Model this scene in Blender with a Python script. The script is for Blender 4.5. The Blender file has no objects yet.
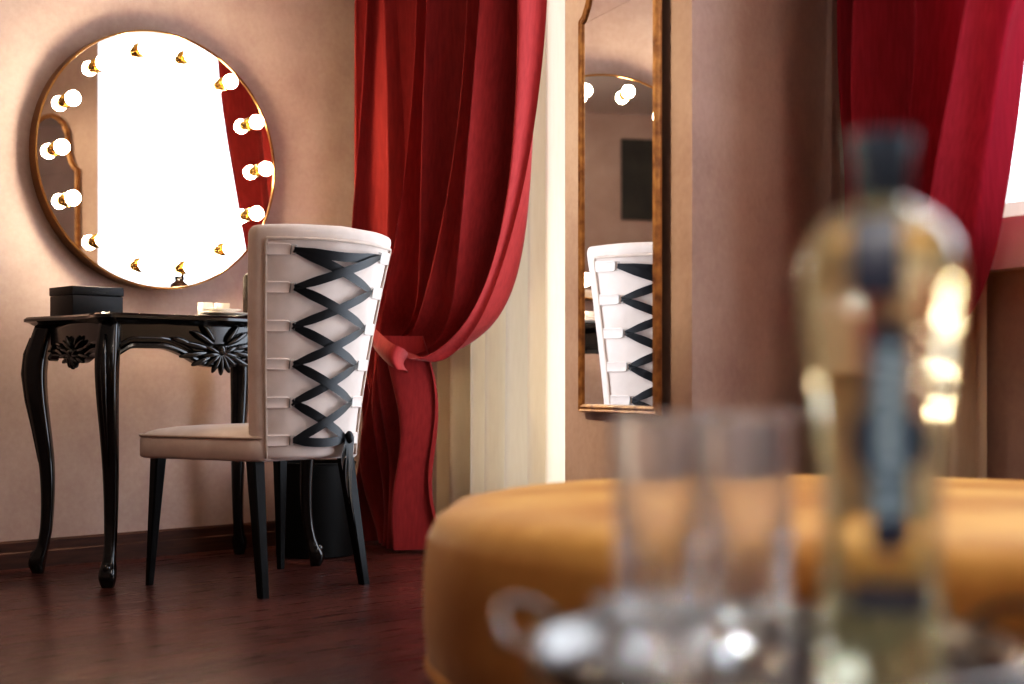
import bpy, bmesh, math, random
from mathutils import Vector, Matrix
random.seed(7)
S = bpy.context.scene
COL = S.collection
PI = math.pi
def R(a): return math.radians(a)
def lerp(a, b, t): return a + (b - a) * t
def smooth(t):
    t = max(0.0, min(1.0, t)); return t * t * (3 - 2 * t)

# ------------------------------------------------------------------ materials
def lin(c):
    return tuple((x / 12.92 if x <= .04045 else ((x + .055) / 1.055) ** 2.4) for x in c)
def hexc(r, g, b): return lin((r / 255, g / 255, b / 255)) + (1.0,)
class NT:
    def __init__(self, name):
        self.m = bpy.data.materials.new(name); self.m.use_nodes = True
        self.t = self.m.node_tree; self.n = self.t.nodes; self.l = self.t.links
        self.b = self.n['Principled BSDF']; self.out = self.n['Material Output']
    def node(self, ty, **kw):
        x = self.n.new(ty)
        for k, v in kw.items():
            if k in x.inputs: x.inputs[k].default_value = v
            else: setattr(x, k, v)
        return x
    def link(self, a, b): self.l.new(a, b)
    def coord(self, scale=(1, 1, 1), rot=(0, 0, 0), space='Object'):
        tc = self.node('ShaderNodeTexCoord'); mp = self.node('ShaderNodeMapping')
        mp.inputs['Scale'].default_value = scale; mp.inputs['Rotation'].default_value = rot
        self.link(tc.outputs[space], mp.inputs['Vector']); return mp.outputs['Vector']
    def ramp(self, fac, stops):
        r = self.node('ShaderNodeValToRGB'); e = r.color_ramp.elements
        while len(e) < len(stops): e.new(.5)
        for k, (p, c) in zip(e, stops): k.position = p; k.color = c
        self.link(fac, r.inputs['Fac']); return r.outputs['Color']
    def bump(self, h, strength=.2, dist=.01):
        b = self.node('ShaderNodeBump'); b.inputs['Strength'].default_value = strength; b.inputs['Distance'].default_value = dist
        self.link(h, b.inputs['Height']); self.link(b.outputs['Normal'], self.b.inputs['Normal'])
def noisemat(name, c1, c2, scale=4, rough=.5, metal=0, detail=6, stretch=(1, 1, 1), bump=0, bdist=.004, spec=.5, sheen=0, coat=0, lo=.3, hi=.7):
    t = NT(name); v = t.coord(stretch)
    nz = t.node('ShaderNodeTexNoise'); nz.inputs['Scale'].default_value = scale; nz.inputs['Detail'].default_value = detail
    t.link(v, nz.inputs['Vector'])
    t.link(t.ramp(nz.outputs['Fac'], [(lo, c1), (hi, c2)]), t.b.inputs['Base Color'])
    t.b.inputs['Roughness'].default_value = rough; t.b.inputs['Metallic'].default_value = metal
    t.b.inputs['Specular IOR Level'].default_value = spec
    if sheen: t.b.inputs['Sheen Weight'].default_value = sheen; t.b.inputs['Sheen Roughness'].default_value = .4
    if coat: t.b.inputs['Coat Weight'].default_value = coat; t.b.inputs['Coat Roughness'].default_value = .08
    if bump: t.bump(nz.outputs['Fac'], bump, bdist)
    return t.m
def plaster(name, c1, c2):
    t = NT(name); v = t.coord()
    a = t.node('ShaderNodeTexNoise', Scale=2.2, Detail=8.0, Roughness=.65); t.link(v, a.inputs['Vector'])
    b = t.node('ShaderNodeTexNoise', Scale=60.0, Detail=4.0); t.link(v, b.inputs['Vector'])
    mx = t.node('ShaderNodeMath', operation='MULTIPLY_ADD'); t.link(b.outputs['Fac'], mx.inputs[0]); mx.inputs[1].default_value = .22
    t.link(a.outputs['Fac'], mx.inputs[2])
    t.link(t.ramp(mx.outputs[0], [(.40, c1), (.78, c2)]), t.b.inputs['Base Color'])
    t.b.inputs['Roughness'].default_value = .62; t.b.inputs['Specular IOR Level'].default_value = .3
    t.bump(b.outputs['Fac'], .12, .004); return t.m
def fabric(name, c1, c2, weave=700, sheen=.3, transl=0.0, rough=.85):
    t = NT(name); v = t.coord()
    w1 = t.node('ShaderNodeTexWave', Scale=weave / 6.283, wave_type='BANDS', bands_direction='Z'); t.link(v, w1.inputs['Vector'])
    nz = t.node('ShaderNodeTexNoise', Scale=18.0, Detail=6.0); t.link(t.coord((6, 6, .6)), nz.inputs['Vector'])
    t.link(t.ramp(nz.outputs['Fac'], [(.3, c1), (.7, c2)]), t.b.inputs['Base Color'])
    t.b.inputs['Roughness'].default_value = rough; t.b.inputs['Specular IOR Level'].default_value = .2
    t.b.inputs['Sheen Weight'].default_value = sheen; t.b.inputs['Sheen Roughness'].default_value = .35
    n2 = t.node('ShaderNodeTexNoise', Scale=260.0, Detail=2.0); t.link(v, n2.inputs['Vector'])
    t.bump(n2.outputs['Fac'], .25, .002)
    if transl:
        tr = t.node('ShaderNodeBsdfTranslucent'); tr.inputs['Color'].default_value = c2
        mx = t.node('ShaderNodeMixShader'); mx.inputs[0].default_value = transl
        t.link(t.b.outputs[0], mx.inputs[1]); t.link(tr.outputs[0], mx.inputs[2]); t.link(mx.outputs[0], t.out.inputs['Surface'])
    return t.m
def glassmat(name, color=(1, 1, 1, 1), ior=1.5, rough=0.0, haze=0, hcol=(1, 1, 1, 1)):
    t = NT(name); nz = t.node('ShaderNodeTexNoise', Scale=3.0)
    t.link(t.ramp(nz.outputs['Fac'], [(.0, color), (1.0, color)]), t.b.inputs['Base Color'])
    t.b.inputs['Transmission Weight'].default_value = 1; t.b.inputs['IOR'].default_value = ior; t.b.inputs['Roughness'].default_value = rough
    if haze:  # diffuse and translucent share added to brighten the glass body
        df = t.node('ShaderNodeBsdfDiffuse'); tl = t.node('ShaderNodeBsdfTranslucent'); df.inputs['Color'].default_value = hcol; tl.inputs['Color'].default_value = hcol
        ad = t.node('ShaderNodeMixShader'); ad.inputs[0].default_value = .6; t.link(df.outputs[0], ad.inputs[1]); t.link(tl.outputs[0], ad.inputs[2])
        mx = t.node('ShaderNodeMixShader'); mx.inputs[0].default_value = haze; t.link(t.b.outputs[0], mx.inputs[1]); t.link(ad.outputs[0], mx.inputs[2]); t.link(mx.outputs[0], t.out.inputs['Surface'])
    return t.m
def mirrormat(name, tint):
    t = NT(name); t.b.inputs['Metallic'].default_value = 1; t.b.inputs['Roughness'].default_value = 0.0
    nz = t.node('ShaderNodeTexNoise', Scale=1.5); c2 = tuple(x * .98 for x in tint[:3]) + (1,)
    t.link(t.ramp(nz.outputs['Fac'], [(0, c2), (1, tint)]), t.b.inputs['Base Color']); return t.m
def emis(name, color, strength):
    t = NT(name); t.b.inputs['Base Color'].default_value = (0.9, .85, .8, 1)
    t.b.inputs['Emission Color'].default_value = color; t.b.inputs['Emission Strength'].default_value = strength; return t.m
def panemat(name):
    t = NT(name); tr = t.node('ShaderNodeBsdfTransparent'); gl = t.node('ShaderNodeBsdfGlossy'); gl.inputs['Roughness'].default_value = 0
    fr = t.node('ShaderNodeFresnel'); fr.inputs['IOR'].default_value = 1.45
    mx = t.node('ShaderNodeMixShader'); t.link(fr.outputs[0], mx.inputs[0]); t.link(tr.outputs[0], mx.inputs[1]); t.link(gl.outputs[0], mx.inputs[2])
    t.link(mx.outputs[0], t.out.inputs['Surface']); return t.m
def plankmat():
    t = NT('dark wood planks'); v = t.coord((1, 1, 1))
    br = t.node('ShaderNodeTexBrick'); br.inputs['Scale'].default_value = 1.0
    br.inputs['Brick Width'].default_value = 1.3; br.inputs['Row Height'].default_value = .12; br.inputs['Mortar Size'].default_value = .0012
    br.inputs['Color1'].default_value = (.3, .3, .3, 1); br.inputs['Color2'].default_value = (.75, .75, .75, 1); br.inputs['Mortar'].default_value = (0, 0, 0, 1)
    t.link(v, br.inputs['Vector'])
    nz = t.node('ShaderNodeTexNoise', Scale=5.0, Detail=9.0, Roughness=.65); t.link(t.coord((.8, 14, 1)), nz.inputs['Vector'])
    mx = t.node('ShaderNodeMixRGB', blend_type='OVERLAY'); mx.inputs['Fac'].default_value = .6
    t.link(nz.outputs['Fac'], mx.inputs['Color1']); t.link(br.outputs['Color'], mx.inputs['Color2'])
    t.link(t.ramp(mx.outputs[0], [(.12, hexc(30, 12, 9)), (.5, hexc(66, 31, 25)), (.85, hexc(94, 50, 40))]), t.b.inputs['Base Color'])
    t.link(t.ramp(nz.outputs['Fac'], [(.3, (.22, .22, .22, 1)), (.7, (.36, .36, .36, 1))]), t.b.inputs['Roughness'])
    t.b.inputs['Specular IOR Level'].default_value = .4
    t.bump(mx.outputs[0], .08, .002); return t.m

M = dict(
    wall=plaster('rose beige plaster', hexc(172, 145, 134), hexc(201, 176, 163)),
    ceil=plaster('white ceiling plaster', hexc(225, 215, 205), hexc(235, 228, 220)),
    base=noisemat('brown baseboard wood', hexc(58, 32, 22), hexc(84, 50, 35), 8, .5, stretch=(1, 1, 12), spec=.2),
    floor=plankmat(),
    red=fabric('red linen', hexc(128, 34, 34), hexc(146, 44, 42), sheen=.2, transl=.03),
    redD=fabric('red linen tinted for daylight', hexc(146, 30, 46), hexc(172, 42, 62), sheen=.4, transl=.17),  # pinker copy of the red linen, cool daylight put into the colour
    cream=fabric('cream cotton', hexc(226, 210, 184), hexc(232, 217, 192), sheen=.1, transl=.11),
    seat=noisemat('beige velvet', hexc(204, 188, 178), hexc(222, 207, 198), 14, .8, sheen=.5, bump=.05, spec=.2),
    welt=noisemat('beige piping velvet', hexc(186, 166, 152), hexc(202, 184, 170), 30, .8, sheen=.4, spec=.2),
    tab=noisemat('pale beige velvet tab', hexc(212, 197, 188), hexc(228, 214, 206), 20, .8, sheen=.4, spec=.2),
    lace=noisemat('black satin ribbon', hexc(5, 6, 10), hexc(9, 11, 16), 40, .4, stretch=(1, 1, 8), spec=.2),
    black=noisemat('black lacquer', hexc(5, 4, 4), hexc(9, 7, 7), 5, .18, coat=.35, spec=.35),
    blackleg=noisemat('black painted wood', hexc(5, 4, 4), hexc(9, 7, 7), 6, .3, spec=.1, stretch=(6, 6, 1)),
    bin=noisemat('black matte plastic', hexc(9, 8, 7), hexc(12, 10, 9), 8, .5, spec=.1),
    boxm=noisemat('black leatherette', hexc(13, 11, 12), hexc(20, 17, 17), 90, .5, spec=.25, bump=.1, bdist=.001),
    slot=noisemat('black slot', hexc(4, 3, 3), hexc(8, 7, 7), 8, .7),
    china=noisemat('white porcelain', hexc(236, 226, 212), hexc(244, 236, 224), 3, .18, coat=.3),
    darkbottle=noisemat('dark brown glass bottle', hexc(24, 14, 11), hexc(34, 20, 15), 4, .6, spec=.08),
    brass=noisemat('brass', hexc(196, 148, 74), hexc(214, 170, 96), 6, .22, metal=1),
    rim=noisemat('antique brass rim', hexc(150, 108, 64), hexc(178, 134, 84), 9, .32, metal=1),
    gold=noisemat('antique gilded wood', hexc(96, 60, 34), hexc(182, 132, 78), 34, .42, metal=.35, bump=.3, bdist=.003, lo=.30, hi=.74),
    steel=noisemat('silver plate', hexc(84, 81, 78), hexc(100, 96, 92), 5, .22, metal=1),
    buckle=noisemat('nickel', hexc(150, 146, 140), hexc(176, 172, 166), 9, .3, metal=1),
    mirror=mirrormat('round mirror glass', (.93, .90, .87, 1)),
    mirror2=mirrormat('tall mirror glass', (.90, .88, .86, 1)),
    bulb=emis('warm lit bulb', (1, .77, .52, 1), 150),
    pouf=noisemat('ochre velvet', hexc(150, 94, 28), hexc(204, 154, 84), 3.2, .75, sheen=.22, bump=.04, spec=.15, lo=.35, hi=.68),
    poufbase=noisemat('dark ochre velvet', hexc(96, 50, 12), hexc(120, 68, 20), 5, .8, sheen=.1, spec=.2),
    glass=glassmat('cut crystal', (.985, .985, .99, 1), 1.5, .05, .045, (.95, .93, .93, 1)),
    bottle=glassmat('bottle of pale yellow liqueur', (.97, .95, .70, 1), 1.4, .05, .05, (.95, .88, .48, 1)),
    navy=noisemat('navy paper label', hexc(16, 20, 38), hexc(24, 30, 50), 10, .5),
    label=noisemat('grey blue paper label', hexc(50, 68, 84), hexc(60, 80, 96), 10, .5),
    print=noisemat('pale print', hexc(186, 204, 214), hexc(200, 216, 224), 10, .5),
    cap=noisemat('gunmetal cap', hexc(52, 60, 72), hexc(74, 84, 98), 8, .3, metal=.7),
    white=noisemat('white window paint', hexc(220, 208, 206), hexc(232, 222, 220), 5, .4),
    pane=panemat('window pane'),
    table=noisemat('dark walnut', hexc(44, 24, 16), hexc(72, 42, 28), 6, .3, stretch=(1, 8, 1)),
    art=noisemat('dark grey abstract canvas', hexc(38, 38, 34), hexc(70, 68, 60), 3, .7),
)

# ------------------------------------------------------------------ mesh helpers
def obj(name, bm, mat, parent=None, smooth_=True, recalc=True):
    if recalc: bmesh.ops.recalc_face_normals(bm, faces=bm.faces)
    me = bpy.data.meshes.new(name); bm.to_mesh(me); bm.free()
    if smooth_:
        me.polygons.foreach_set('use_smooth', [True] * len(me.polygons))
        if smooth_ == 'auto': me.set_sharp_from_angle(angle=R(35))
    o = bpy.data.objects.new(name, me); COL.objects.link(o); me.materials.append(mat)
    if parent: o.parent = parent
    return o
def tag(o, label=None, cat=None, group=None, kind=None):
    if label: o['label'] = label
    if cat: o['category'] = cat
    if group: o['group'] = group
    if kind: o['kind'] = kind
    return o
def thing(name, label, cat, loc=(0, 0, 0), rz=0, group=None):
    o = bpy.data.objects.new(name, None); COL.objects.link(o); o.location = loc; o.rotation_euler = (0, 0, rz)
    o.empty_display_size = .1
    return tag(o, label, cat, group)
def bx(bm, c, s, bev=0, rot=None, seg=2):
    mat = Matrix.Translation(c) @ (rot or Matrix()) @ Matrix.Diagonal((*s, 1))
    r = bmesh.ops.create_cube(bm, size=1, matrix=mat)
    if bev:
        ed = {e for v in r['verts'] for e in v.link_edges}
        bmesh.ops.bevel(bm, geom=list(ed), offset=bev, segments=seg, affect='EDGES', profile=.5)
def ball(bm, c, r, s=(1, 1, 1), rot=None, u=16, v=10):
    bmesh.ops.create_uvsphere(bm, u_segments=u, v_segments=v, radius=r, matrix=Matrix.Translation(c) @ (rot or Matrix()) @ Matrix.Diagonal((*s, 1)))
def loft(bm, rings, closed=True, cap0=False, cap1=False):
    vs = [[bm.verts.new(p) for p in r] for r in rings]
    n = len(vs[0])
    for a, b in zip(vs, vs[1:]):
        for i in range(n if closed else n - 1):
            j = (i + 1) % n
            try: bm.faces.new((a[i], a[j], b[j], b[i]))
            except ValueError: pass
    if cap0: bm.faces.new(vs[0][::-1])
    if cap1: bm.faces.new(vs[-1])
    return vs
def lathe(bm, prof, seg=48, c=(0, 0, 0), mod=None):
    rings = []
    for i in range(seg):
        a = 2 * PI * i / seg
        rings.append([(c[0] + r * (mod(a, z) if mod else 1) * math.cos(a), c[1] + r * (mod(a, z) if mod else 1) * math.sin(a), c[2] + z) for r, z in prof])
    vs = [[bm.verts.new(p) for p in r] for r in rings]
    for i in range(seg):
        a, b = vs[i], vs[(i + 1) % seg]
        for k in range(len(prof) - 1):
            q = [a[k], b[k], b[k + 1], a[k + 1]]
            bm.faces.new(q)
    bmesh.ops.remove_doubles(bm, verts=bm.verts, dist=1e-5)
def frames(pts, closed=False):
    n = len(pts); out = []
    P = [Vector(p) for p in pts]; prev = None
    for i in range(n):
        a = P[i - 1] if (i > 0 or closed) else P[i]; b = P[(i + 1) % n] if (i < n - 1 or closed) else P[i]
        t = (b - a).normalized()
        if prev is None:
            u = t.cross(Vector((0, 0, 1)));
            if u.length < 1e-3: u = t.cross(Vector((1, 0, 0)))
        else: u = prev - t * prev.dot(t)
        u.normalize(); prev = u; out.append((P[i], t, u, t.cross(u)))
    return out
def tube(bm, pts, rad, seg=8, closed=False, sq=(1, 1)):
    rings = []
    fr = frames(pts, closed)
    for i, (p, t, u, w) in enumerate(fr):
        r = rad[i] if isinstance(rad, (list, tuple)) else rad
        rings.append([tuple(p + u * (math.cos(2 * PI * k / seg) * r * sq[0]) + w * (math.sin(2 * PI * k / seg) * r * sq[1])) for k in range(seg)])
    if closed: rings.append(rings[0])
    loft(bm, rings, True, not closed, not closed)
    if closed: bmesh.ops.remove_doubles(bm, verts=bm.verts, dist=1e-6)
def catmull(pts, n):
    P = [Vector(p) for p in pts]; P = [P[0] * 2 - P[1]] + P + [P[-1] * 2 - P[-2]]
    out = []; m = len(P) - 3
    for i in range(n + 1):
        t = i / n * m; k = min(int(t), m - 1); f = t - k
        a, b, c, d = P[k:k + 4]
        out.append(.5 * ((2 * b) + (c - a) * f + (2 * a - 5 * b + 4 * c - d) * f * f + (3 * b - a - 3 * c + d) * f ** 3))
    return out
def roundpoly(pts, r, seg=6):
    out = []; n = len(pts)
    for i in range(n):
        p = Vector(pts[i]); a = (Vector(pts[i - 1]) - p); b = (Vector(pts[(i + 1) % n]) - p)
        rr = min(r, a.length * .45, b.length * .45); a.normalize(); b.normalize()
        p0 = p + a * rr; p1 = p + b * rr
        for k in range(seg + 1):
            t = k / seg; out.append(((1 - t) ** 2 * p0 + 2 * t * (1 - t) * p + t * t * p1))
    return out

# ------------------------------------------------------------------ site geometry (metres; camera at x=y=0 looking along +y)
TH = R(43.5); PH = R(26.1)
dA = Vector((math.cos(TH), math.sin(TH), 0)); nA = Vector((math.sin(TH), -math.cos(TH), 0))   # vanity wall: direction, normal into room
nB = Vector((math.cos(PH), math.sin(PH), 0)); eB = Vector((nB.y, -nB.x, 0))                   # window walls: outward normal, direction
K0 = Vector((-.5608, 5.4635, 0))                     # corner between the vanity wall and the window wall
F, Y0, HC = 1440.0, 385.0, .576
nBx, nBy = nB.x, nB.y; cB = nB.x * K0.x + nB.y * K0.y
def on_B(x, y, off, base=K0):
    u = (x - 512) / F; c = nB.x * base.x + nB.y * base.y - off; yy = c / (nB.x * u + nB.y)
    p = Vector((u * yy, yy, 0)) - base
    return (p.dot(eB), off, HC + (Y0 - y) / F * yy)
PO = .07                                             # the pier stands proud of the window line
K1 = K0 + eB * on_B(692, 342, PO)[0] - nB * PO                                   # outer edge of the pier with the tall mirror
D0 = K0 + eB * on_B(692, 342, 0)[0] + dA * .62                                   # corner where the right window wall starts
H = 2.8
def BW(q, off, z): v = K0 + eB * q - nB * off; return Vector((v.x, v.y, z))
def DW(q, off, z): v = D0 + eB * q - nB * off; return Vector((v.x, v.y, z))
A_L = K0 - dA * 6.0
L_E = A_L + nA * 6.2
tE = None
# far end of the right wall meets the rear wall
def isect(p, d, q, e):
    det = d.x * (-e.y) - (-e.x) * d.y
    r = q - p; t = (r.x * (-e.y) - (-e.x) * r.y) / det
    return p + d * t, t
E_D, tE = isect(D0, eB, L_E, dA)
qD = (E_D - D0).length

def wallq(name, p, q, z0=0, z1=H, mat='wall', thick=.0, side=None, parent=None):
    bm = bmesh.new()
    f = [bm.verts.new((p.x, p.y, z0)), bm.verts.new((q.x, q.y, z0)), bm.verts.new((q.x, q.y, z1)), bm.verts.new((p.x, p.y, z1))]
    bm.faces.new(f)
    return obj(name, bm, M[mat], parent, False, False)
def struct(o): o['kind'] = 'structure'; return o
def panels(name, quads, mat='wall'):
    bm = bmesh.new()
    for p in quads: bm.faces.new([bm.verts.new(tuple(v)) for v in p])
    return struct(obj(name, bm, M[mat], None, False, False))
def vq(p, q, z0, z1): return [(p.x, p.y, z0), (q.x, q.y, z0), (q.x, q.y, z1), (p.x, p.y, z1)]

# floor / ceiling slabs follow the room outline
def slab(name, mat, z0, z1):
    out = [A_L, K0, K0 + nB * .45, K0 + eB * 2.1 + nB * .45, K0 + eB * 2.1, K1, D0, D0 + nB * .18, E_D + nB * .18, L_E]
    org = Vector((-1.2, 1.3, 0)); rt = Matrix.Rotation(-TH, 4, 'Z')
    pts = [rt @ (v - org) for v in out]
    bm = bmesh.new(); loft(bm, [[(v.x, v.y, z0) for v in pts], [(v.x, v.y, z1) for v in pts]], True, True, True)
    o = struct(obj(name, bm, M[mat], None, False)); o.location = org; o.rotation_euler = (0, 0, TH)
slab('floor', 'floor', -.1, 0)
slab('ceiling', 'ceil', H, H + .1)

panels('wall_back', [vq(A_L, K0, 0, H)])
panels('wall_left', [vq(L_E, A_L, 0, H)])
panels('wall_front', [vq(E_D, L_E, 0, H)])
JQ = on_B(565, 342, PO)[0]; JS = .10; RD = .42                                  # recess of the left window
jamb = K0 + eB * JQ - nB * PO
panels('wall_recess', [vq(K0, K0 + nB * RD, 0, H), 
                       vq(K0 + nB * RD, K0 + nB * RD + eB * .25, 0, H), vq(K0 + nB * RD + eB * .25, K0 + nB * RD + eB * (JQ + JS), 2.6, H),
                       vq(K0 + nB * RD + eB * .25, K0 + nB * RD + eB * (JQ + JS), 0, .12)])
panels('wall_pier', [vq(jamb, K1, 0, H)])
panels('wall_return', [vq(K1, D0 + (D0 - K1) * .0, 0, H)])
W0, W1, WZ0, WZ1 = .40, 2.05, .955, 2.5
RV = .16
dp = lambda q, o=0: D0 + eB * q + nB * o
panels('wall_right', [vq(dp(0), dp(W0), 0, H), vq(dp(W1), dp(qD), 0, H), vq(dp(W0), dp(W1), 0, WZ0), vq(dp(W0), dp(W1), WZ1, H),
                      vq(dp(W0), dp(W0, RV), WZ0, WZ1), vq(dp(W1), dp(W1, RV), WZ0, WZ1),
                      [(*dp(W0).xy, WZ1), (*dp(W1).xy, WZ1), (*dp(W1, RV).xy, WZ1), (*dp(W0, RV).xy, WZ1)],
                      [(*dp(W0).xy, WZ0), (*dp(W1).xy, WZ0), (*dp(W1, RV).xy, WZ0), (*dp(W0, RV).xy, WZ0)]])

def baseboard(name, p, q, n, h=.088, t=.014):
    bm = bmesh.new(); d = (q - p)
    prof = [(0, 0), (t, 0), (t, h * .55), (t * .75, h * .6), (t * .75, h * .92), (t * .4, h), (0, h)]
    loft(bm, [[tuple(p + n * a + Vector((0, 0, z))) for a, z in prof], [tuple(q + n * a + Vector((0, 0, z))) for a, z in prof]], True, True, True)
    return struct(obj(name, bm, M['base'], None, False))
panels('wall_reveal', [vq(K0 + eB * (JQ + JS) + nB * RD, jamb, 0, H)], 'white')  # white colour makes the reveal blow out like the bright window
baseboard('baseboard_back', A_L, K0, nA)
baseboard('baseboard_pier', jamb, K1, -nB)
baseboard('baseboard_return', K1, D0, nA)
baseboard('baseboard_right', D0, E_D, -nB)
baseboard('baseboard_left', L_E, A_L, dA)
baseboard('baseboard_front', E_D, L_E, -nA)

def barbox(bm, a, b, w, dpt, e, n):      # a bar between two points, w across, dpt along wall normal
    a = Vector(a); b = Vector(b); t = (b - a).normalized(); s = t.cross(n).normalized()
    r0 = [a + s * x * w / 2 + n * y * dpt / 2 for x, y in ((-1, -1), (1, -1), (1, 1), (-1, 1))]
    r1 = [v + (b - a) for v in r0]
    loft(bm, [[tuple(v) for v in r0], [tuple(v) for v in r1]], True, True, True)
def window(name, P, q0, q1, z0, z1, off, mull=1):
    root = bpy.data.objects.new(name, None); COL.objects.link(root); struct(root)
    root.location = P((q0 + q1) / 2, off, z0); loc = root.location
    bm = bmesh.new(); g = lambda q, z: P(q, off, z) - loc
    w = .06 if mull else .02
    for a, b in (((q0, z0 + w / 2), (q1, z0 + w / 2)), ((q0, z1 - w / 2), (q1, z1 - w / 2)), ((q0 + w / 2, z0), (q0 + w / 2, z1)), ((q1 - w / 2, z0), (q1 - w / 2, z1)))[:4 if mull else 3]:
        barbox(bm, g(*a), g(*b), w, .05, eB, nB)
    for k in range(1, mull + 1):
        q = lerp(q0, q1, k / (mull + 1)); barbox(bm, g(q, z0), g(q, z1), .05, .05, eB, nB)
    obj('window_frame', bm, M['white'], root, False)
    bm = bmesh.new(); bm.faces.new([bm.verts.new(tuple(g(*v))) for v in ((q0, z0), (q1, z0), (q1, z1), (q0, z1))])
    obj('window_pane', bm, M['pane'], root, False, False)
    return root
w1 = window('window_1', BW, .25, JQ + JS, .12, 2.6, -RD + .02, 0)
w2 = window('window_2', DW, W0, W1, WZ0, WZ1, -RV + .03, 1)
bm = bmesh.new(); loc = w2.location
a0, a1 = DW(W0 - .06, .03, .897) - loc, DW(W1 + .06, .03, .897) - loc
barbox(bm, a0, a1, .116, .06, eB, nB)
barbox(bm, DW(W0, -.06, .945) - loc, DW(W1, -.06, .945) - loc, .022, .16, eB, nB)
obj('window_sill', bm, M['white'], w2, False)

# ------------------------------------------------------------------ curtains
def sheet(name, fn, nu, nv, mat, parent=None, thick=0):
    bm = bmesh.new()
    g = [[bm.verts.new(tuple(fn(i / nu, j / nv))) for j in range(nv + 1)] for i in range(nu + 1)]
    for i in range(nu):
        for j in range(nv): bm.faces.new((g[i][j], g[i + 1][j], g[i + 1][j + 1], g[i][j + 1]))
    return obj(name, bm, mat, parent, True, False)
def foldwave(x, n, ph=0):
    a = x * n + .18 * math.sin(x * n * 2.1 + ph) ; s = math.sin(2 * PI * a + ph)
    return s + .22 * math.sin(4 * PI * a + 1.1)
def swag_curtain(name, label, P, e0, e1, low, nf, amp, mat, tie, nu=220, seed=0, la=1):
    """e0/e1: polylines (q, off, z) of the hanging edge and the swept edge, top to tie; low: bunch below the tie."""
    root = thing(name, label, 'curtain', P(e0[-1][0], 0, 0))
    org = root.location.copy()
    c0 = catmull(e0, 60); c1 = catmull(e1, 60)
    def up(p, t):
        i = t * 60; k = min(int(i), 59); f = i - k
        a = c0[k].lerp(c0[k + 1], f); b = c1[k].lerp(c1[k + 1], f)
        pp = p ** .92
        v = a.lerp(b, pp)
        fade = lerp(1, .45, smooth((t - .45) / .55))
        w = foldwave(p, nf, seed) * amp * fade * (1 - .55 * smooth((p - .86) / .14)) * (.15 + .85 * smooth(p / .12))
        w += .3 * amp * smooth(p / .1) * math.sin(2 * PI * (p * nf * .45 + t * 1.3) + seed)
        # threads sink inward as they gather
        q = v.x + .35 * amp * math.cos(2 * PI * p * nf + seed) * fade
        return P(q, v.y + w, v.z) - org
    sheet('drape', up, nu, 90, mat, root)
    (qa, qb, off, zt), (fa, fb_, foff, zf) = low
    def dn(p, t):
        q = lerp(lerp(qa, qb, p), lerp(fa, fb_, p), smooth(t * 1.2)); z = lerp(zt, zf, t)
        w = la * foldwave(p, 6.5, seed + 2.2) * lerp(.045, .075, t) + .02 * math.sin(7 * t + 9 * p)
        bul = .05 * math.sin(PI * p) * (1 - t)
        if t > .97: w *= 1.05
        return P(q + .012 * math.sin(5 * t + 20 * p), lerp(off, foff, t) + w + bul, z) - org
    sheet('lower_drape', dn, 120, 40, mat, root)
    # fabric tieback: a band round the gathered cloth
    pts = catmull(tie, 40)
    bm = bmesh.new(); rings = []
    for i, v in enumerate(pts):
        hw = lerp(.020, .038, math.sin(PI * i / 40))
        rings.append([tuple(P(v.x, v.y + d_, v.z + s * hw + .012 * math.sin(i * .25)) - org) for s, d_ in ((-1, 0), (-.5, .012), (0, .016), (.5, .012), (1, 0))])
    loft(bm, rings, False)
    tb = obj('tieback', bm, mat, root, True, False)
    return root
# left window: red drape swept to the corner
e0 = [(.20, .09, 2.78), (.205, .09, 2.2), (.212, .09, 1.6), (.225, .09, 1.2), (.24, .09, .95), (.27, .10, .83), (.36, .11, .76)]
XL = []
top = on_B(545, 0, -.165)
e1 = [(top[0] + .02, -.165, 2.78), (top[0] + .02, -.165, 2.3), top, on_B(532, 150, -.165), on_B(514, 255, -.15), on_B(492, 318, -.10), on_B(462, 352, -.04), on_B(432, 362, .05), on_B(410, 354, .10)]
e0r = [on_B(355, 342, .09)[:2] + (z,) for z in (2.78, 2.4, 1.95, 1.5, 1.15, .95, .85)] + [on_B(358, 325, .10), on_B(372, 336, .12)]
la, lb = on_B(368, 340, .10), on_B(409, 362, .10); fa, fb2 = on_B(366, 550, .03), on_B(421, 550, .03)
swag_curtain('red_curtain', 'red linen drape tied back in the corner beside the laced chair', BW, e0r, e1,
             ((la[0], lb[0], .09, .74), (fa[0], fb2[0], .02, .012)), 7.5, .085, M['red'],
             [on_B(352, 322, -.0), on_B(360, 326, .13), on_B(374, 337, .20), on_B(390, 350, .225), on_B(401, 360, .20), on_B(408, 366, .13), on_B(406, 366, .03)], seed=.4)
# cream curtain behind it, inside the recess
org = BW(.6, -.30, 0)
cc = thing('cream_curtain', 'plain cream curtain hanging to the floor between the red drape and tall mirror', 'curtain', org)
def creamf(p, t):
    q = lerp(.03, 1.05, p); w = foldwave(p, 6.5, 1.0) * .05 * lerp(.8, 1.1, t)
    return BW(q + .01 * math.sin(3 * t + 12 * p), -.335 + w, lerp(2.78, .015, t)) - org
sheet('drape', creamf, 200, 40, M['cream'], cc)

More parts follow.
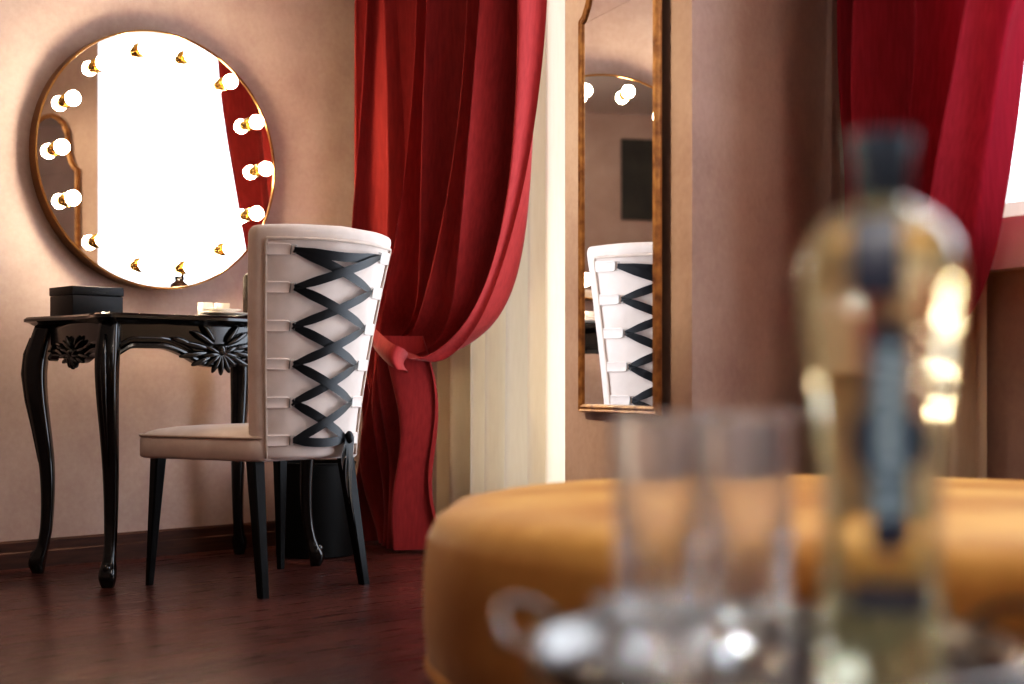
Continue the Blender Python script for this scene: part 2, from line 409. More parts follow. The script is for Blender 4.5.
# right window: red drape and cream panel
f1 = [on_B(1046, -60, .19, D0)[:2] + (2.78,), on_B(1044, -60, .19, D0)[:2] + (2.2,), on_B(1038, -60, .19, D0), on_B(1026, 30, .19, D0), on_B(1013, 110, .19, D0), on_B(994, 195, .19, D0), on_B(975, 268, .19, D0), on_B(952, 322, .19, D0), on_B(920, 350, .19, D0), on_B(890, 352, .19, D0)]
q0 = on_B(838, 100, .15, D0)[0]
f0 = [(q0, .15, 2.78), (q0, .15, 2.3), (q0, .15, 1.8), (q0, .15, 1.4), (q0 + .002, .13, 1.1), (q0 + .01, .14, .9), (q0 + .03, .14, .75), (q0 + .09, .15, .68)]
swag_curtain('red_curtain', 'red drape swept aside from the bright window behind the bottle', DW, f0, f1,
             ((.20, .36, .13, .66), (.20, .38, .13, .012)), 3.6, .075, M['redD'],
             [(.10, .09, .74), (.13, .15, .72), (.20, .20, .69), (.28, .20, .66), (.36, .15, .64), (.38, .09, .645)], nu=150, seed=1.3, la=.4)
org2 = DW(.4, .05, 0)
c2 = thing('cream_curtain', 'pale cream curtain panel hanging below the bright right window sill', 'curtain', org2)
def cream2(p, t):
    q = lerp(.16, .585, p); w = foldwave(p, 4.2, .3) * .022
    return DW(q, .035 + w * .7, lerp(2.77, .015, t)) - org2
def cream2q(p, t):
    v = cream2(p, t); return v
sheet('drape', cream2q, 110, 30, M['cream'], c2)

# ------------------------------------------------------------------ round mirror with bulbs
RM = .428
mc = Vector((-1.203, 4.854, 1.322)) - dA * .018 + Vector((nA.x * .034, nA.y * .034, 0))
rm = thing('round_mirror', 'round brass rimmed wall mirror ringed with lit globe bulbs above the table', 'mirror', mc)
rot = Matrix.Rotation(TH - R(4.3), 4, 'Z')           # local x along wall, local -y into room
def rmp(x, y, z): return rot @ Vector((x, y, z))
def disc_lathe(prof, seg=96):
    bm = bmesh.new(); vs = []
    for i in range(seg):
        a = 2 * PI * i / seg; vs.append([bm.verts.new(tuple(rmp(r * math.cos(a), -y, r * math.sin(a)))) for r, y in prof])
    for i in range(seg):
        for k in range(len(prof) - 1): bm.faces.new((vs[i][k], vs[(i + 1) % seg][k], vs[(i + 1) % seg][k + 1], vs[i][k + 1]))
    bmesh.ops.remove_doubles(bm, verts=bm.verts, dist=1e-6); return bm
DPT = .045
obj('mirror_frame', disc_lathe([(0, -.01), (RM, -.01), (RM, DPT + .004), (RM - .006, DPT + .006), (RM - .007, DPT), (0, DPT - .004)]), M['rim'], rm, 'auto')
obj('mirror_glass', disc_lathe([(0, DPT + .0005), (RM - .0075, DPT + .0005)]), M['mirror'], rm, False)
sock = bmesh.new(); sm = None; bmsh = None
for k in range(14):
    a = R(12.857 + k * 25.714); rr = RM * .845; x, z = rr * math.sin(a), rr * math.cos(a)
    prof = [(0, 0), (.0225, 0), (.0225, .007), (.0165, .011), (.0175, .032), (.0175, .036), (0, .036)]
    if sm is None:
        bm = bmesh.new(); lathe(bm, prof, 24)
        bmesh.ops.transform(bm, matrix=rot @ Matrix.Rotation(R(90), 4, 'X'), verts=bm.verts)
        o = obj('bulb_socket', bm, M['brass'], rm, 'auto'); sm = o.data
        bm = bmesh.new(); ball(bm, (0, 0, 0), .0245, u=20, v=14)
        b = obj('bulb', bm, M['bulb'], o); bmsh = b.data
    else:
        o = bpy.data.objects.new('bulb_socket', sm); COL.objects.link(o); o.parent = rm
        b = bpy.data.objects.new('bulb', bmsh); COL.objects.link(b); b.parent = o
    o.location = rmp(x, -(DPT + .001), z)
    b.location = rmp(0, -.054, 0)

# ------------------------------------------------------------------ tall framed mirror on the pier
fq0, fq1 = on_B(576, 300, .102)[0], on_B(661.5, 300, .102)[0]; FC = (fq0 + fq1) / 2
fm = thing('framed_mirror', 'tall narrow mirror in an antique gilded wood frame on the pier reflecting the chair', 'mirror', BW(FC, .0, .5))
fo = fm.location.copy(); fm.rotation_euler = (0, 0, -R(2.7))
hw = (fq1 - fq0) / 2
half = [(hw, .005), (hw, 1.02), (hw - .006, 1.028), (hw - .022, 1.035), (hw - .042, 1.06), (hw - .058, 1.10), (hw - .064, 1.15), (hw - .070, 1.19), (hw - .095, 1.235), (hw - .14, 1.27), (hw - .18, 1.285)]
outl = [(x, z) for x, z in half] + [(-x, z) for x, z in half[::-1]]
def inset(pl, d):
    out = []; n = len(pl)
    for i in range(n):
        p = Vector(pl[i]); a = (p - Vector(pl[i - 1])).normalized(); b = (Vector(pl[(i + 1) % n]) - p).normalized()
        na, nb = Vector((-a.y, a.x)), Vector((-b.y, b.x)); m = (na + nb); m.normalize()
        out.append(p + m * d / max(.5, m.dot(na)))
    return out
def fmv(v, off): return tuple(BW(FC + v[0], off, .5 + v[1]) - fo)
bm = bmesh.new()
levels = [(0, .088), (0, .098), (.004, .105), (.009, .102), (.015, .105), (.020, .102), (.022, .097), (.022, .088)]
rings = [[fmv(v, off) for v in inset(outl, d)] for d, off in levels]
loft(bm, rings, True)
obj('mirror_frame', bm, M['gold'], fm, 'auto')
bm = bmesh.new(); gi = inset(outl, .0205); nh = len(half)
gv = [(bm.verts.new(fmv(gi[i], .098)), bm.verts.new(fmv((-gi[i][0], gi[i][1]), .098))) for i in range(nh)]
for a_, b_ in zip(gv, gv[1:]): bm.faces.new((a_[0], b_[0], b_[1], a_[1]))
obj('mirror_glass', bm, M['mirror2'], fm, False)
# ------------------------------------------------------------------ vanity table
vt = thing('vanity_table', 'black lacquered console vanity table with curved legs and carved shells', 'table', (-1.024, 4.486, 0), TH)
top_out = roundpoly([(-.405, .27), (-.398, .16), (-.375, .03), (-.378, -.12), (-.400, -.20), (-.385, -.238), (-.33, -.236), (-.20, -.222), (-.08, -.245), (0, -.252), (.08, -.245), (.20, -.222), (.33, -.236), (.385, -.238), (.400, -.20), (.378, -.12), (.375, .03), (.398, .16), (.405, .27)], .03, 5)
def scl(pl, s, d=0):
    return [Vector((p.x * (1 - d / .4), p.y * (1 - d / .24))) for p in pl]
bm = bmesh.new()
loft(bm, [[(p.x, p.y, z) for p in scl(top_out, 1, d)] for d, z in ((.03, .752), (.018, .758), (.012, .764), (.0, .768), (0, .776), (.006, .782), (.02, .783))], True, True, True)
obj('tabletop', bm, M['black'], vt, 'auto')
def cab_leg(sx, sy):
    o = Vector((sx, sy, 0)).normalized(); base = Vector((sx * .345, .226 if sy > 0 else -.183, 0))
    pr = [(.757, .0, .030), (.72, .010, .033), (.67, .024, .035), (.61, .030, .034), (.53, .024, .031), (.44, .010, .027), (.34, -.004, .0235), (.24, -.008, .0205), (.15, -.004, .0185), (.10, .004, .018), (.070, .013, .020), (.048, .022, .025), (.028, .026, .025), (.012, .024, .021), (.0, .022, .017)]
    pts = catmull([(a, b, c) for a, b, c in pr], 48)
    rings = []
    for v in pts:
        z, off, r = v.x, v.y, v.z; c = base + o * off; rg = []
        for k in range(16):
            a = 2 * PI * k / 16; rad = r * (1 + .12 * math.cos(4 * (a))) * (1.0)
            rg.append((c.x + rad * math.cos(a), c.y + rad * math.sin(a), max(z, 0)))
        rings.append(rg)
    bm = bmesh.new(); loft(bm, rings, True, True, True)
    # scroll knob on the foot
    ball(bm, tuple(base + o * .034 + Vector((0, 0, .055))), .012, (1, 1, 1.2))
    # carved ridge down the knee
    tube(bm, [tuple(base + o * (off + r * 1.05) + Vector((0, 0, z))) for z, off, r in pr[1:7]], [.004, .008, .010, .008, .005, .002], 6)
    return obj('leg', bm, M['black'], vt)
for sx in (-1, 1):
    for sy in (-1, 1): cab_leg(sx, sy)
def apron(side):
    bm = bmesh.new(); n = 60; L = .345 if side in 'fb' else .183
    def low(s):
        a = abs(s)
        if side in 'fb': return lerp(.640, .682, smooth((a - .12) / .45)) - .030 * smooth((a - .80) / .2) - .012 * math.cos(min(a * 3, 1) * PI / 2)
        return lerp(.640, .668, smooth((a - .15) / .5)) - .02 * smooth((a - .8) / .2)
    if side == 'b':
        low = lambda s: .70
    def pos(s, out, z):
        bul = (.020 if side in 'fb' else .012) * (1 - s * s) + out
        if side == 'f': return (s * L, -.185 - bul, z)
        if side == 'b': return (s * L, .185 + bul * .2, z)
        if side == 'l': return (-.347 - bul, s * L, z)
        return (.347 + bul, s * L, z)
    rings = []
    for i in range(n + 1):
        s = -1 + 2 * i / n; zl = low(s)
        rings.append([pos(s, -.02, .757), pos(s, 0, .757), pos(s, .002, lerp(.757, zl, .5)), pos(s, 0, zl + .020), pos(s, .010, zl + .015), pos(s, .012, zl + .008), pos(s, .006, zl + .001), pos(s, -.02, zl)])
    loft(bm, rings, True, True, True)
    if side == 'f' or side in 'lr':
        tube(bm, [pos(-1 + 2 * i / 40, .006, low(-1 + 2 * i / 40) + .030) for i in range(41)], .0045, 6)
    ap = obj('apron', bm, M['black'], vt, 'auto')
    if side == 'b': return
    sh = bmesh.new(); sc = 1.3 if side == 'f' else .85
    ctr = .682 if side == 'f' else .672
    def lobe(px, pz, ang, ln, wd, dp_=.012):
        if side == 'f': m = Matrix.Rotation(-ang, 4, 'Y'); c = pos(px / L, .010, ctr + pz)
        else: m = Matrix.Rotation(ang, 4, 'X'); c = pos(px / L, .008, ctr + pz)
        s3 = (wd, dp_, ln) if side == 'f' else (dp_, wd, ln)
        ball(sh, c, 1, s3, m, 10, 8)
    for k in range(9):                                   # scallop shell
        a = R(-112 + 28 * k); lobe(.024 * sc * math.sin(a), (-.010 - .024 * math.cos(a)) * sc, a, .026 * sc, .0068 * sc, .013)
    lobe(0, 0, 0, .014 * sc, .014 * sc, .018)
    for sg in (-1, 1):                                   # acanthus fronds
        for k, (x, z, a, ln) in enumerate(((.045, .026, 62, .034), (.062, .008, 80, .040), (.070, -.012, 98, .040), (.050, -.026, 112, .030), (.032, .038, 40, .026), (.100, .018, 76, .026))):
            lobe(sg * x * sc, z * sc, -R(a) * sg, ln * sc, .0072 * sc, .010)
    obj('carved_shell', sh, M['black'], ap)
for s_ in 'fblr': apron(s_)

# things on the table
def tw(x, y, z): v = Matrix.Rotation(TH, 4, 'Z') @ Vector((x, y, 0)); return (-1.024 + v.x, 4.486 + v.y, z)
TT = .783
def tx(px, yl):                      # local x on the table under a picture column, for a given local depth
    u = (px - 512) / F; c, n = math.cos(TH), math.sin(TH)
    return (u * (4.486 + c * yl) + 1.024 + n * yl) / (c - u * n)
jb = thing('jewelry_box', 'black lidded keepsake box with a slot grip on the left of the table', 'box', tw((tx(50, .12 + .077) + .0845 + tx(123, .12 - .077) - .0845) / 2, .12, TT), TH)
bm = bmesh.new(); bx(bm, (0, 0, .031), (.165, .15, .062), .003); obj('box_body', bm, M['boxm'], jb, 'auto')
bm = bmesh.new(); bx(bm, (0, 0, .076), (.169, .154, .026), .003); ld = obj('lid', bm, M['boxm'], jb, 'auto')
bm = bmesh.new(); bx(bm, (.0, -.0772, .070), (.046, .002, .008), .0008); obj('grip_slot', bm, M['slot'], ld, 'auto')

def plate(name, label, loc, r, z):
    bm = bmesh.new(); lathe(bm, [(0, 0), (r * .55, 0), (r * .6, .004), (r, .011), (r, .013), (r * .6, .007), (r * .55, .004), (0, .004)], 40)
    o = tag(obj(name, bm, M['china'], None, True), label, 'plate'); o.location = loc; return o
tr = bmesh.new(); lathe(tr, [(0, 0), (.088, 0), (.096, .010), (.094, .011), (.088, .0095), (0, .0095)], 40)
t_ = tag(obj('serving_tray', tr, M['black'], None, 'auto'), 'thin black round tray under the white plates on the vanity', 'tray'); t_.location = tw(tx(226, .02), .02, TT)
plate('plate', 'larger lower white saucer of the stack on the vanity', tw(tx(226, .02), .02, TT + .010), .082, 0)
plate('plate', 'smaller upper white saucer of the stack on the vanity', tw(tx(222, .02), .02, TT + .0215), .062, 0)
def cup(loc, label, r=.026, h=.062):
    root = thing('cup', label, 'cup', loc, TH, None)
    bm = bmesh.new(); lathe(bm, [(0, 0), (r * .8, 0), (r * .92, .004), (r, h), (r - .002, h), (r * .86, .006), (0, .005)], 32); obj('cup_body', bm, M['china'], root)
    bm = bmesh.new(); tube(bm, [(r * .93 + .014 * math.sin(a), 0, h * .55 + .013 * math.cos(a)) for a in [PI * k / 10 for k in range(11)]], .0025, 8); obj('handle', bm, M['china'], root)
cup(tw(tx(205.5, .15), .15, TT), 'white espresso cup on the vanity nearer to the black box')
cup(tw(tx(222, .15), .15, TT), 'white espresso cup on the vanity nearer to the dark bottle')
db = thing('dark_bottle', 'dark brown round shouldered bottle on the vanity beside the chair back', 'bottle', tw(tx(253.5, .03), .03, TT))
bm = bmesh.new(); lathe(bm, [(0, 0), (.031, 0), (.034, .004), (.034, .135), (.030, .150), (.018, .160), (.014, .164), (0, .164)], 36); obj('bottle_body', bm, M['darkbottle'], db, 'auto')
bm = bmesh.new(); lathe(bm, [(0, .164), (.017, .164), (.017, .184), (.013, .193), (0, .196)], 28); obj('stopper', bm, M['black'], db, 'auto')

# ------------------------------------------------------------------ laced chair
CA = R(48)
ch = thing('laced_chair', 'beige velvet chair with black corset lacing up its back pulled to the vanity table', 'chair', (-.718, 4.179, 0), CA)
# seat
so = roundpoly([(-.268, .265), (-.19, -.21), (.19, -.21), (.268, .265)], .05, 8)
def sinset(pl, d): return [Vector((p.x * (1 - d / .23), (p.y - .02) * (1 - d / .23) + .02)) for p in pl]
bm = bmesh.new()
loft(bm, [[(p.x, p.y, z) for p in sinset(so, d)] for d, z in ((.03, .366), (.006, .367), (0, .373), (0, .420), (.004, .430), (.014, .440), (.035, .449), (.07, .456), (.12, .461), (.18, .464))], True, True, True)
st = obj('seat', bm, M['seat'], ch)
bm = bmesh.new(); tube(bm, [(p.x, p.y, .431) for p in sinset(so, .001)], .0045, 8, True); obj('piping', bm, M['welt'], st)
# backrest
ZB, ZT = .372, 1.002
def bw(z): b = (z - ZB) / (ZT - ZB); return .178 + .070 * max(b, 0) ** 1.25
def sag(z): return .045 + .027 * (z - ZB) / (ZT - ZB)
def yr(x, z):
    b = max((z - ZB) / (ZT - ZB), 0); w = bw(z)
    return -.203 - .085 * b ** 1.5 - sag(z) * (1 - min(1, (x / w)) ** 2 if x > 0 else 1 - max(-1, (x / w)) ** 2)
TK = .058
bm = bmesh.new(); rings = []
for z, ins in [(ZB, .012), (ZB + .004, .004), (ZB + .012, 0)] + [(lerp(ZB + .012, ZT - .022, k / 26), 0) for k in range(1, 27)] + [(ZT - .014, .002), (ZT - .007, .006), (ZT - .002, .013), (ZT, .022)]:
    w = bw(z) - ins * .7; hk = TK / 2 - ins; rg = []
    for k in range(72):
        a = 2 * PI * k / 72; c, s = math.cos(a), math.sin(a)
        x = w * math.copysign(abs(c) ** (2 / 9), c); y = hk * math.copysign(abs(s) ** (2 / 5), s)
        zz = z + (.010 * (1 - (x / w) ** 2) if z > .9 else 0) * smooth((z - .9) / .1)
        rg.append((x, yr(x, min(z, ZT)) + TK / 2 + y, zz))
    rings.append(rg)
loft(bm, rings, True, True, True)
bk = obj('backrest', bm, M['seat'], ch)
def rp(x, z, lift=0):           # point on rear face, lifted outward (-y)
    return (x, yr(x, z) - lift, z)
bm = bmesh.new()
path = [rp(-(bw(z) - .017), z, .001) for z in [lerp(ZB + .004, ZT - .045, k / 30) for k in range(31)]]
zt = ZT - .036
path += [rp(lerp(-(bw(zt) - .02), bw(zt) - .02, k / 30), zt + .004 * math.sin(PI * k / 30), .001) for k in range(31)]
path += [rp(bw(z) - .017, z, .001) for z in [lerp(ZT - .045, ZB + .004, k / 30) for k in range(31)]]
tube(bm, path, .0042, 8); obj('piping', bm, M['welt'], bk)
ZS = [.938, .838, .735, .632, .528, .424]
TL = .062; X0 = .018
def tabx(z): return bw(z) - X0 - TL
for sg in (-1, 1):
    for z in ZS:
        bm = bmesh.new(); hh = .0165; nx = 14
        xs = [lerp(bw(z) - X0, tabx(z), k / nx) for k in range(nx + 1)]
        rings = []
        for k, x in enumerate(xs):
            tp = .006 * smooth((k - nx + 2) / 2) if k > nx - 3 else 0
            h_ = hh - tp
            pr = [(-h_, 0), (-h_, .004), (-h_ + .003, .0065), (-h_ + .005, .0052), (h_ - .005, .0052), (h_ - .003, .0065), (h_, .004), (h_, 0)]
            rings.append([rp(sg * x, z + dz, l - .001) for dz, l in pr])
        loft(bm, rings, True, True, True)
        tb = obj('lace_tab', bm, M['tab'], bk, 'auto')
        bm = bmesh.new(); x = tabx(z) - .003; hb = .0125
        tube(bm, [rp(sg * (x + dx), z + dz, .006) for dx, dz in ((.006, -hb), (.006, hb), (-.006, hb), (-.006, -hb))], .0018, 6, True)
        obj('buckle', bm, M['buckle'], tb)
def ribbon(p, q, w=.025, lift=.007, sagd=0, bow=.004, n=18, twist=0):
    bm = bmesh.new(); rings = []
    d = Vector((q[0] - p[0], q[1] - p[1])); L = d.length; d.normalize(); nn = Vector((-d.y, d.x))
    for i in range(n + 1):
        t = i / n; c = Vector(p).lerp(Vector(q), t); pin = lerp(.55, 1, min(1, math.sin(PI * t) * 1.8))
        z_ = c.y - sagd * math.sin(PI * t)
        rg = []
        for s in (-1, -.4, .4, 1):
            hw_ = w / 2 * pin * s
            rg.append(rp(c.x + nn.x * hw_, z_ + nn.y * hw_, lift + bow * math.sin(PI * t) + twist * s * math.cos(PI * t)))
        rings.append(rg)
    loft(bm, rings, False)
    return obj('lace', bm, M['lace'], bk, True, False)
ax = lambda z: tabx(z) - .004
Lp = [(-ax(z), z) for z in ZS]; Rp = [(ax(z), z) for z in ZS]
ribbon(Lp[0], Rp[0], sagd=.012, lift=.008)
for k in range(5):
    ribbon(Lp[k], Rp[k + 1], lift=.008 + .004 * (k % 2), twist=.002)
    ribbon(Rp[k], Lp[k + 1], lift=.012 - .004 * (k % 2), twist=-.002)
ribbon(Lp[5], Rp[5], sagd=.008, lift=.008)
# knot and hanging tails
bm = bmesh.new(); kx = Rp[5][0] + .004
ball(bm, rp(kx, .428, .016), .014, (1, .8, 1.3))
obj('lace_knot', bm, M['lace'], bk)
for dx, zb, sw, w in ((-.034, .335, .012, .050), (.016, .13, .030, .034), (-.012, .24, .02, .046)):
    bm = bmesh.new(); rings = []
    for i in range(21):
        t = i / 20; z = lerp(.43, zb, t); x = kx + dx * t + .006 * math.sin(6 * t + sw * 50); y = yr(kx, ZB) - .018 - .012 * t
        a = .5 + 1.2 * t + sw * 20 * .5
        rings.append([(x + s * w / 2 * math.cos(a * .6), y + s * w / 2 * math.sin(a * .6) * .6, z) for s in (-1, 0, 1)])
    loft(bm, rings, False); obj('lace_tail', bm, M['lace'], bk, True, False)
def sqleg(t0, t1, w0, w1):
    bm = bmesh.new(); rings = []
    for k in range(7):
        t = k / 6; c = Vector(t0).lerp(Vector(t1), t); w = lerp(w0, w1, t) / 2; b = w * .25
        rings.append([(c.x + x, c.y + y, c.z) for x, y in ((-w + b, -w), (w - b, -w), (w, -w + b), (w, w - b), (w - b, w), (-w + b, w), (-w, w - b), (-w, -w + b))])
    loft(bm, rings, True, True, True); obj('leg', bm, M['blackleg'], ch, 'auto')
for sg in (-1, 1):
    sqleg((sg * .163, -.165, .374), (sg * .183, -.226, 0), .040, .026)
    sqleg((sg * .222, .205, .374), (sg * .240, .224, 0), .036, .018)

# ------------------------------------------------------------------ wastebasket
wb = thing('wastebasket', 'black cylindrical wastebasket on the floor under the vanity', 'bin', (-.668, 4.885, 0))
bm = bmesh.new(); lathe(bm, [(0, 0), (.128, 0), (.132, .005), (.136, .312), (.133, .312), (.129, .008), (0, .008)], 48); obj('bin_body', bm, M['bin'], wb, 'auto')
bm = bmesh.new(); tube(bm, [(.135 * math.cos(2 * PI * k / 48), .135 * math.sin(2 * PI * k / 48), .313) for k in range(48)], .004, 8, True); obj('rim', bm, M['bin'], wb)

# ------------------------------------------------------------------ pouf
pf = thing('pouf', 'large round ochre velvet ottoman behind the glasses', 'ottoman', (.529, 2.22, 0))
bm = bmesh.new(); RP = .66
lathe(bm, [(RP - .05, .150), (RP - .012, .152), (RP - .002, .165), (RP + .004, .22), (RP + .004, .30), (RP - .002, .345), (RP - .016, .375), (RP - .042, .393), (RP - .09, .402), (RP - .25, .408), (0, .412)], 128, mod=lambda a, z: 1 + .0015 * math.sin(18 * a))
cu = obj('cushion', bm, M['pouf'], pf)
bm = bmesh.new(); tube(bm, [((RP - .004) * math.cos(2 * PI * k / 128), (RP - .004) * math.sin(2 * PI * k / 128), .156) for k in range(128)], .008, 8, True); obj('piping', bm, M['pouf'], cu)
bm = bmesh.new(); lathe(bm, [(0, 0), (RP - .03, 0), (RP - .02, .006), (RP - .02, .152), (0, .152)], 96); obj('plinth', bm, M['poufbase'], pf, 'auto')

# ------------------------------------------------------------------ foreground drinks table, tray, glasses, bottle
TX, TY = .170, .93
sd = thing('side_table', 'small round dark pedestal table carrying the tray of drinks', 'table', (TX, TY - .02, 0))
bm = bmesh.new(); lathe(bm, [(0, .362), (.115, .362), (.13, .370), (.13, .380), (.126, .384), (0, .384)], 56); obj('tabletop', bm, M['table'], sd, 'auto')
bm = bmesh.new(); lathe(bm, [(0, .02), (.03, .02), (.02, .06), (.016, .2), (.022, .33), (.05, .362), (0, .362)], 28); obj('pedestal', bm, M['table'], sd)
bm = bmesh.new(); lathe(bm, [(0, 0), (.125, 0), (.125, .008), (.11, .016), (.03, .022), (0, .022)], 48); obj('foot', bm, M['table'], sd, 'auto')
ty = thing('drinks_tray', 'round silver tray with raised rim and loop handles under the bottle', 'tray', (TX, TY, .3845))
bm = bmesh.new(); TRR = .158
lathe(bm, [(0, 0), (TRR - .012, 0), (TRR, .010), (TRR + .004, .024), (TRR + .001, .027), (TRR - .003, .023), (TRR - .012, .006), (TRR - .02, .004), (0, .004)], 96); obj('tray_plate', bm, M['steel'], ty)
for ang in (R(165), R(8)):
    bm = bmesh.new(); c = Vector((math.cos(ang), math.sin(ang), 0)); s = Vector((-math.sin(ang), math.cos(ang), 0))
    tube(bm, [tuple(c * (TRR + .002 + .020 * math.sin(PI * k / 16)) + s * (.055 * math.cos(PI * k / 16)) + Vector((0, 0, .024 + .020 * math.sin(PI * k / 16)))) for k in range(17)], .0032, 10)
    obj('tray_handle', bm, M['steel'], ty)
TZ = .3887
def highball(loc, label, r=.0325, h=.165, flutes=18):
    root = thing('highball_glass', label, 'glass', loc)
    bm = bmesh.new()
    prof = [(0, 0), (r * .86, 0), (r * .90, .003), (r * .91, .02), (r * .94, .09), (r * .98, .135), (r, h), (r + .0002, h + .0012), (r - .0012, h + .0022), (r - .0028, h + .0012), (r - .0030, h - .001), (r * .98 - .003, .13), (r * .91 - .003, .035), (r * .80, .022), (0, .020)]
    def md(a, z):
        k = smooth(1 - abs(z - .065) / .07) if 0 < z < .135 else 0
        return 1 - .09 * k * abs(math.sin(flutes / 2 * a + z * 90)) * abs(math.sin(flutes / 2 * a - z * 90))
    fine = []
    for (r0, z0), (r1, z1) in zip(prof, prof[1:]):
        n = max(1, int(abs(z1 - z0) / .0035))
        for k in range(n): fine.append((lerp(r0, r1, k / n), lerp(z0, z1, k / n)))
    fine.append(prof[-1])
    lathe(bm, fine, 144, mod=md)
    obj('glass_body', bm, M['glass'], root)
highball((.101, .985, TZ), 'tall cut crystal glass on the tray, the left one in front of the pouf')
highball((.170, 1.032, TZ), 'tall cut crystal glass on the tray between the other glass and the bottle')
gb = thing('crystal_bowl', 'low cut crystal bowl on the tray in front of the left tall glass', 'bowl', (.083, .876, TZ))
bm = bmesh.new()
lathe(bm, [(0, 0), (.018, 0), (.020, .004), (.026, .014), (.031, .030), (.034, .054), (.0330, .056), (.0314, .054), (.028, .030), (.023, .016), (.016, .009), (0, .008)], 64, mod=lambda a, z: 1 + (.03 * abs(math.sin(8 * a)) if .004 < z < .045 else 0))
obj('bowl_body', bm, M['glass'], gb)

lq = thing('liqueur_bottle', 'tall flared glass bottle of pale yellow liqueur with dark labels on the tray', 'bottle', (.215, .838, TZ))
k = .838 / 1440
def zb(y): return (385 - y) * k + .576 - TZ
prof = [(0, 0), (.034, 0), (.0365, .004), (61 * k, zb(640)), (57 * k, zb(580)), (57 * k, zb(520)), (61 * k, zb(450)), (67 * k, zb(390)), (74 * k, zb(330)), (78 * k, zb(290)), (77 * k, zb(265)), (70 * k, zb(240)), (56 * k, zb(222)), (38 * k, zb(210)), (27 * k, zb(204)), (23 * k, zb(198)), (22 * k, zb(190)), (0, zb(190))]
mid = catmull([(a, b, 0) for a, b in prof[2:-2]], 60)
prof = prof[:2] + [(v.x, v.y) for v in mid] + prof[-2:]
bm = bmesh.new(); lathe(bm, prof, 96, mod=lambda a, z: 1 + (.012 * math.cos(8 * a) if .01 < z < .29 else 0))
obj('bottle_glass', bm, M['bottle'], lq)
bm = bmesh.new(); lathe(bm, [(24 * k, zb(204)), (24.5 * k, zb(196)), (28 * k, zb(188)), (28 * k, zb(165)), (32 * k, zb(140)), (31 * k, zb(136)), (0, zb(134))], 48, mod=lambda a, z: 1 + .03 * math.cos(16 * a)); obj('stopper', bm, M['cap'], lq, 'auto')
rad_pts = [(v.x, v.y) for v in mid]
def rad(z):
    for (r0, z0), (r1, z1) in zip(rad_pts, rad_pts[1:]):
        if z0 <= z <= z1: return lerp(r0, r1, (z - z0) / max(1e-6, z1 - z0))
    return rad_pts[-1][0]
FA = math.atan2(-.838, -.215)                       # side facing the room centre / camera
def patch(name, x0, x1, ya, yb, mat, lift=.0012, shape=None):
    bm = bmesh.new(); g = []
    nx, nz = 14, 24
    for j in range(nz + 1):
        z = lerp(zb(yb), zb(ya), j / nz); r = rad(z) * 1.013 + lift; row = []
        sh = shape(j / nz) if shape else 1
        for i in range(nx + 1):
            px = lerp(x0, x1, i / nx) * sh * k; a = FA + math.asin(max(-.98, min(.98, px / r)))
            row.append(bm.verts.new((r * math.cos(a), r * math.sin(a), z)))
        g.append(row)
    for j in range(nz):
        for i in range(nx): bm.faces.new((g[j][i], g[j][i + 1], g[j + 1][i + 1], g[j + 1][i]))
    return obj(name, bm, mat, lq, True, False)
patch('collar_label', -29, 19, 222, 302, M['navy'], .0015)
patch('oval_label', -30, 46, 402, 476, M['navy'], .0012, lambda t: math.sqrt(max(.02, 1 - (2 * t - 1) ** 2)))
patch('strip_label', -12, 28, 332, 532, M['label'], .0022)
patch('strip_label_end', -11, 27, 515, 545, M['navy'], .0028)
patch('strip_label_end', -11, 27, 326, 345, M['navy'], .0028)
patch('base_label', -30, 44, 578, 602, M['navy'], .0015)
# vertical lettering on the strip
cu_ = bpy.data.curves.new('lettering', 'FONT'); cu_.body = 'ST-GERMAIN'; cu_.size = .020; cu_.align_x = 'CENTER'; cu_.align_y = 'CENTER'; cu_.extrude = .0002; cu_.space_character = 1.02
to = bpy.data.objects.new('lettering_source', cu_); COL.objects.link(to)
bpy.context.view_layer.update()
me = bpy.data.meshes.new_from_object(to.evaluated_get(bpy.context.evaluated_depsgraph_get()))
bpy.data.objects.remove(to)
z_mid = (zb(345) + zb(515)) / 2
span = max(v.co.x for v in me.vertices) - min(v.co.x for v in me.vertices); fs = (zb(350) - zb(510)) / span
for v in me.vertices:
    t, s, l = v.co.x * fs, v.co.y * fs, v.co.z
    z = z_mid + t; r = rad(z) * 1.013 + .0028 + l; px = 8 * k - s * .95
    a = FA + math.asin(px / r); v.co = (r * math.cos(a), r * math.sin(a), z)
lt = bpy.data.objects.new('lettering', me); COL.objects.link(lt); me.materials.append(M['print']); lt.parent = lq

# ------------------------------------------------------------------ dark canvas on the wall opposite (seen in the mirrors)
pa = thing('wall_art', 'dark grey canvas seen only as a dim reflection in the tall mirror', 'painting', tuple(E_D - dA * 1.88 - nA * .02 + Vector((0, 0, 1.93))))
pa.rotation_euler = (0, 0, TH)
bm = bmesh.new(); bx(bm, (0, 0, .33), (.9, .03, .66), .004); obj('canvas', bm, M['art'], pa, 'auto')

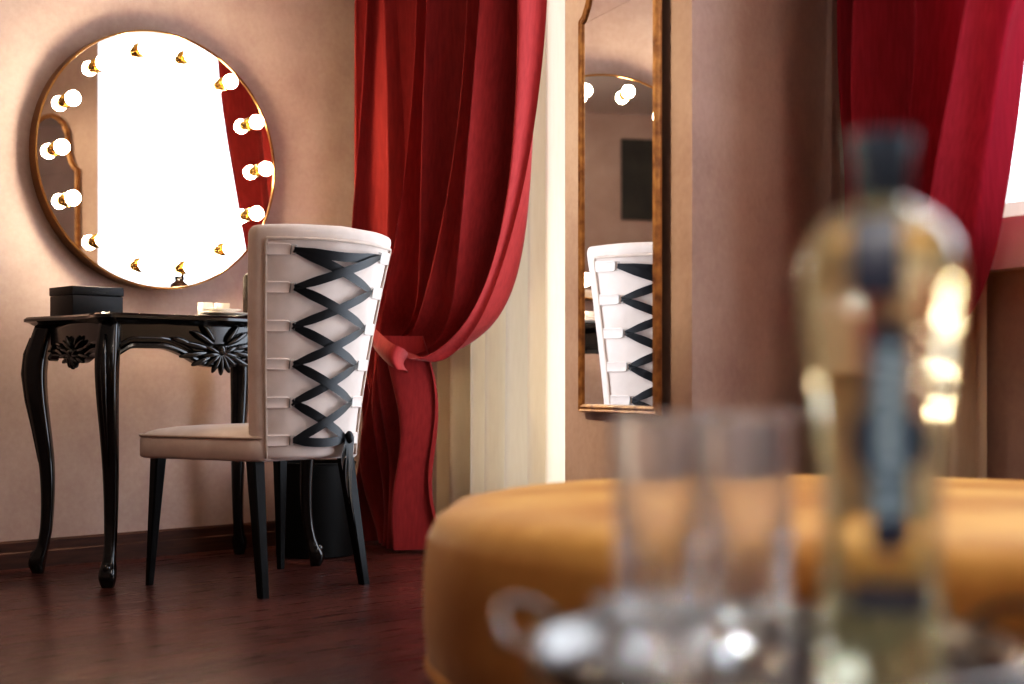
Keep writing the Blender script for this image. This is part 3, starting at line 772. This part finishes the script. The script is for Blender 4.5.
# ------------------------------------------------------------------ light
W = bpy.data.worlds.new('sky'); S.world = W; W.use_nodes = True
bg = W.node_tree.nodes['Background']; bg.inputs['Color'].default_value = (.80, .88, 1, 1); bg.inputs['Strength'].default_value = 7.0
def area(name, loc, target, sx, sy, power, color, portal=False):
    l = bpy.data.lights.new(name, 'AREA'); l.shape = 'RECTANGLE'; l.size = sx; l.size_y = sy; l.energy = power; l.color = color
    o = bpy.data.objects.new(name, l); COL.objects.link(o); o.location = loc
    o.rotation_euler = (Vector(target) - Vector(loc)).to_track_quat('-Z', 'Y').to_euler()
    if portal: l.cycles.is_portal = True
    return o
pc = DW((W0 + W1) / 2, -RV - .02, (WZ0 + WZ1) / 2); area('sky_portal_right', pc, pc - nB, W1 - W0, WZ1 - WZ0, 0, (1, 1, 1), True)
pc = BW((.25 + JQ + JS) / 2, -RD - .02, 1.36); area('sky_portal_left', pc, pc - nB, JQ + JS - .25, 2.46, 0, (1, 1, 1), True)
area('warm_fill_area', (-1.9, 2.9, H - .02), (-1.9, 2.9, 0), .6, .6, 12, (1, .78, .56))  # unseen area light added to warm the vanity and pier walls
def spot(loc, power, r=.035, color=(1, .90, .80)):
    l = bpy.data.lights.new('fill_point', 'POINT'); l.energy = power; l.color = color; l.shadow_soft_size = r  # unseen point light, added as fill
    o = bpy.data.objects.new('fill_point', l); COL.objects.link(o); o.location = loc
for x, y, p_ in ((1.55, 2.25, 7), (1.7, 1.75, 10), (1.8, 1.3, 10), (1.75, .8, 10), (.35, .9, 7)): spot((x, y, H - .06), p_)  # added overhead fill for return wall, pouf, chair back and glass glints

spot((-.75, -.55, 1.35), 9, .06, (1, .93, .86))      # unseen fill light added behind the camera for the bottle label

def beam(loc, target, power, cone, r=.02, color=(1, .92, .82)):
    l = bpy.data.lights.new('fill_beam', 'SPOT'); l.energy = power; l.color = color; l.shadow_soft_size = r; l.spot_size = R(cone); l.spot_blend = .6  # unseen spot, added to brighten its target
    o = bpy.data.objects.new('fill_beam', l); COL.objects.link(o); o.location = loc
    o.rotation_euler = (Vector(target) - Vector(loc)).to_track_quat('-Z', 'Y').to_euler()
beam((-.55, -.35, 2.6), (.16, .92, .5), 260, 13)  # added for highlights on the tray glassware
beam((.75, -.45, 2.6), (.16, .92, .5), 260, 13, color=(1, .96, .92))  # second added highlight source for the glassware
beam((.55, 2.35, H - .05), (.55, 2.3, .4), 190, 40, .05, (1, .94, .86))  # added to lighten the pouf top
beam((-1.7, 1.9, 2.7), (.24, 3.85, 1.05), 330, 28, .05, (1, .76, .50))  # added warm light for the pier and cream curtain
beam((.9, 1.9, 2.65), (.16, .92, .5), 420, 12, color=(.86, .92, 1))  # added from behind for glints on the glassware

# ------------------------------------------------------------------ camera
cam = bpy.data.cameras.new('camera'); co = bpy.data.objects.new('camera', cam); COL.objects.link(co)
co.location = (0, 0, HC); co.rotation_euler = (R(90), 0, 0)
cam.sensor_width = 36; cam.lens = F * 36 / 1024; cam.shift_y = (Y0 - 342) / 1024
cam.clip_start = .05; cam.dof.use_dof = True; cam.dof.focus_distance = 4.2; cam.dof.aperture_fstop = 2.1
S.camera = co
S.view_settings.view_transform = 'Standard'; S.view_settings.look = 'None'; S.view_settings.exposure = 0; S.view_settings.gamma = 1
S.cycles.sample_clamp_indirect = 0; S.cycles.max_bounces = 16; S.cycles.transmission_bounces = 14; S.cycles.transparent_max_bounces = 12; S.cycles.glossy_bounces = 8
S.cycles.caustics_reflective = False; S.cycles.caustics_refractive = False
S.view_settings.use_curve_mapping = True
cm = S.view_settings.curve_mapping; cv = cm.curves[3]
for a, b in ((.03, .022), (.2, .2), (.55, .58)): cv.points.new(a, b)
cm.update()
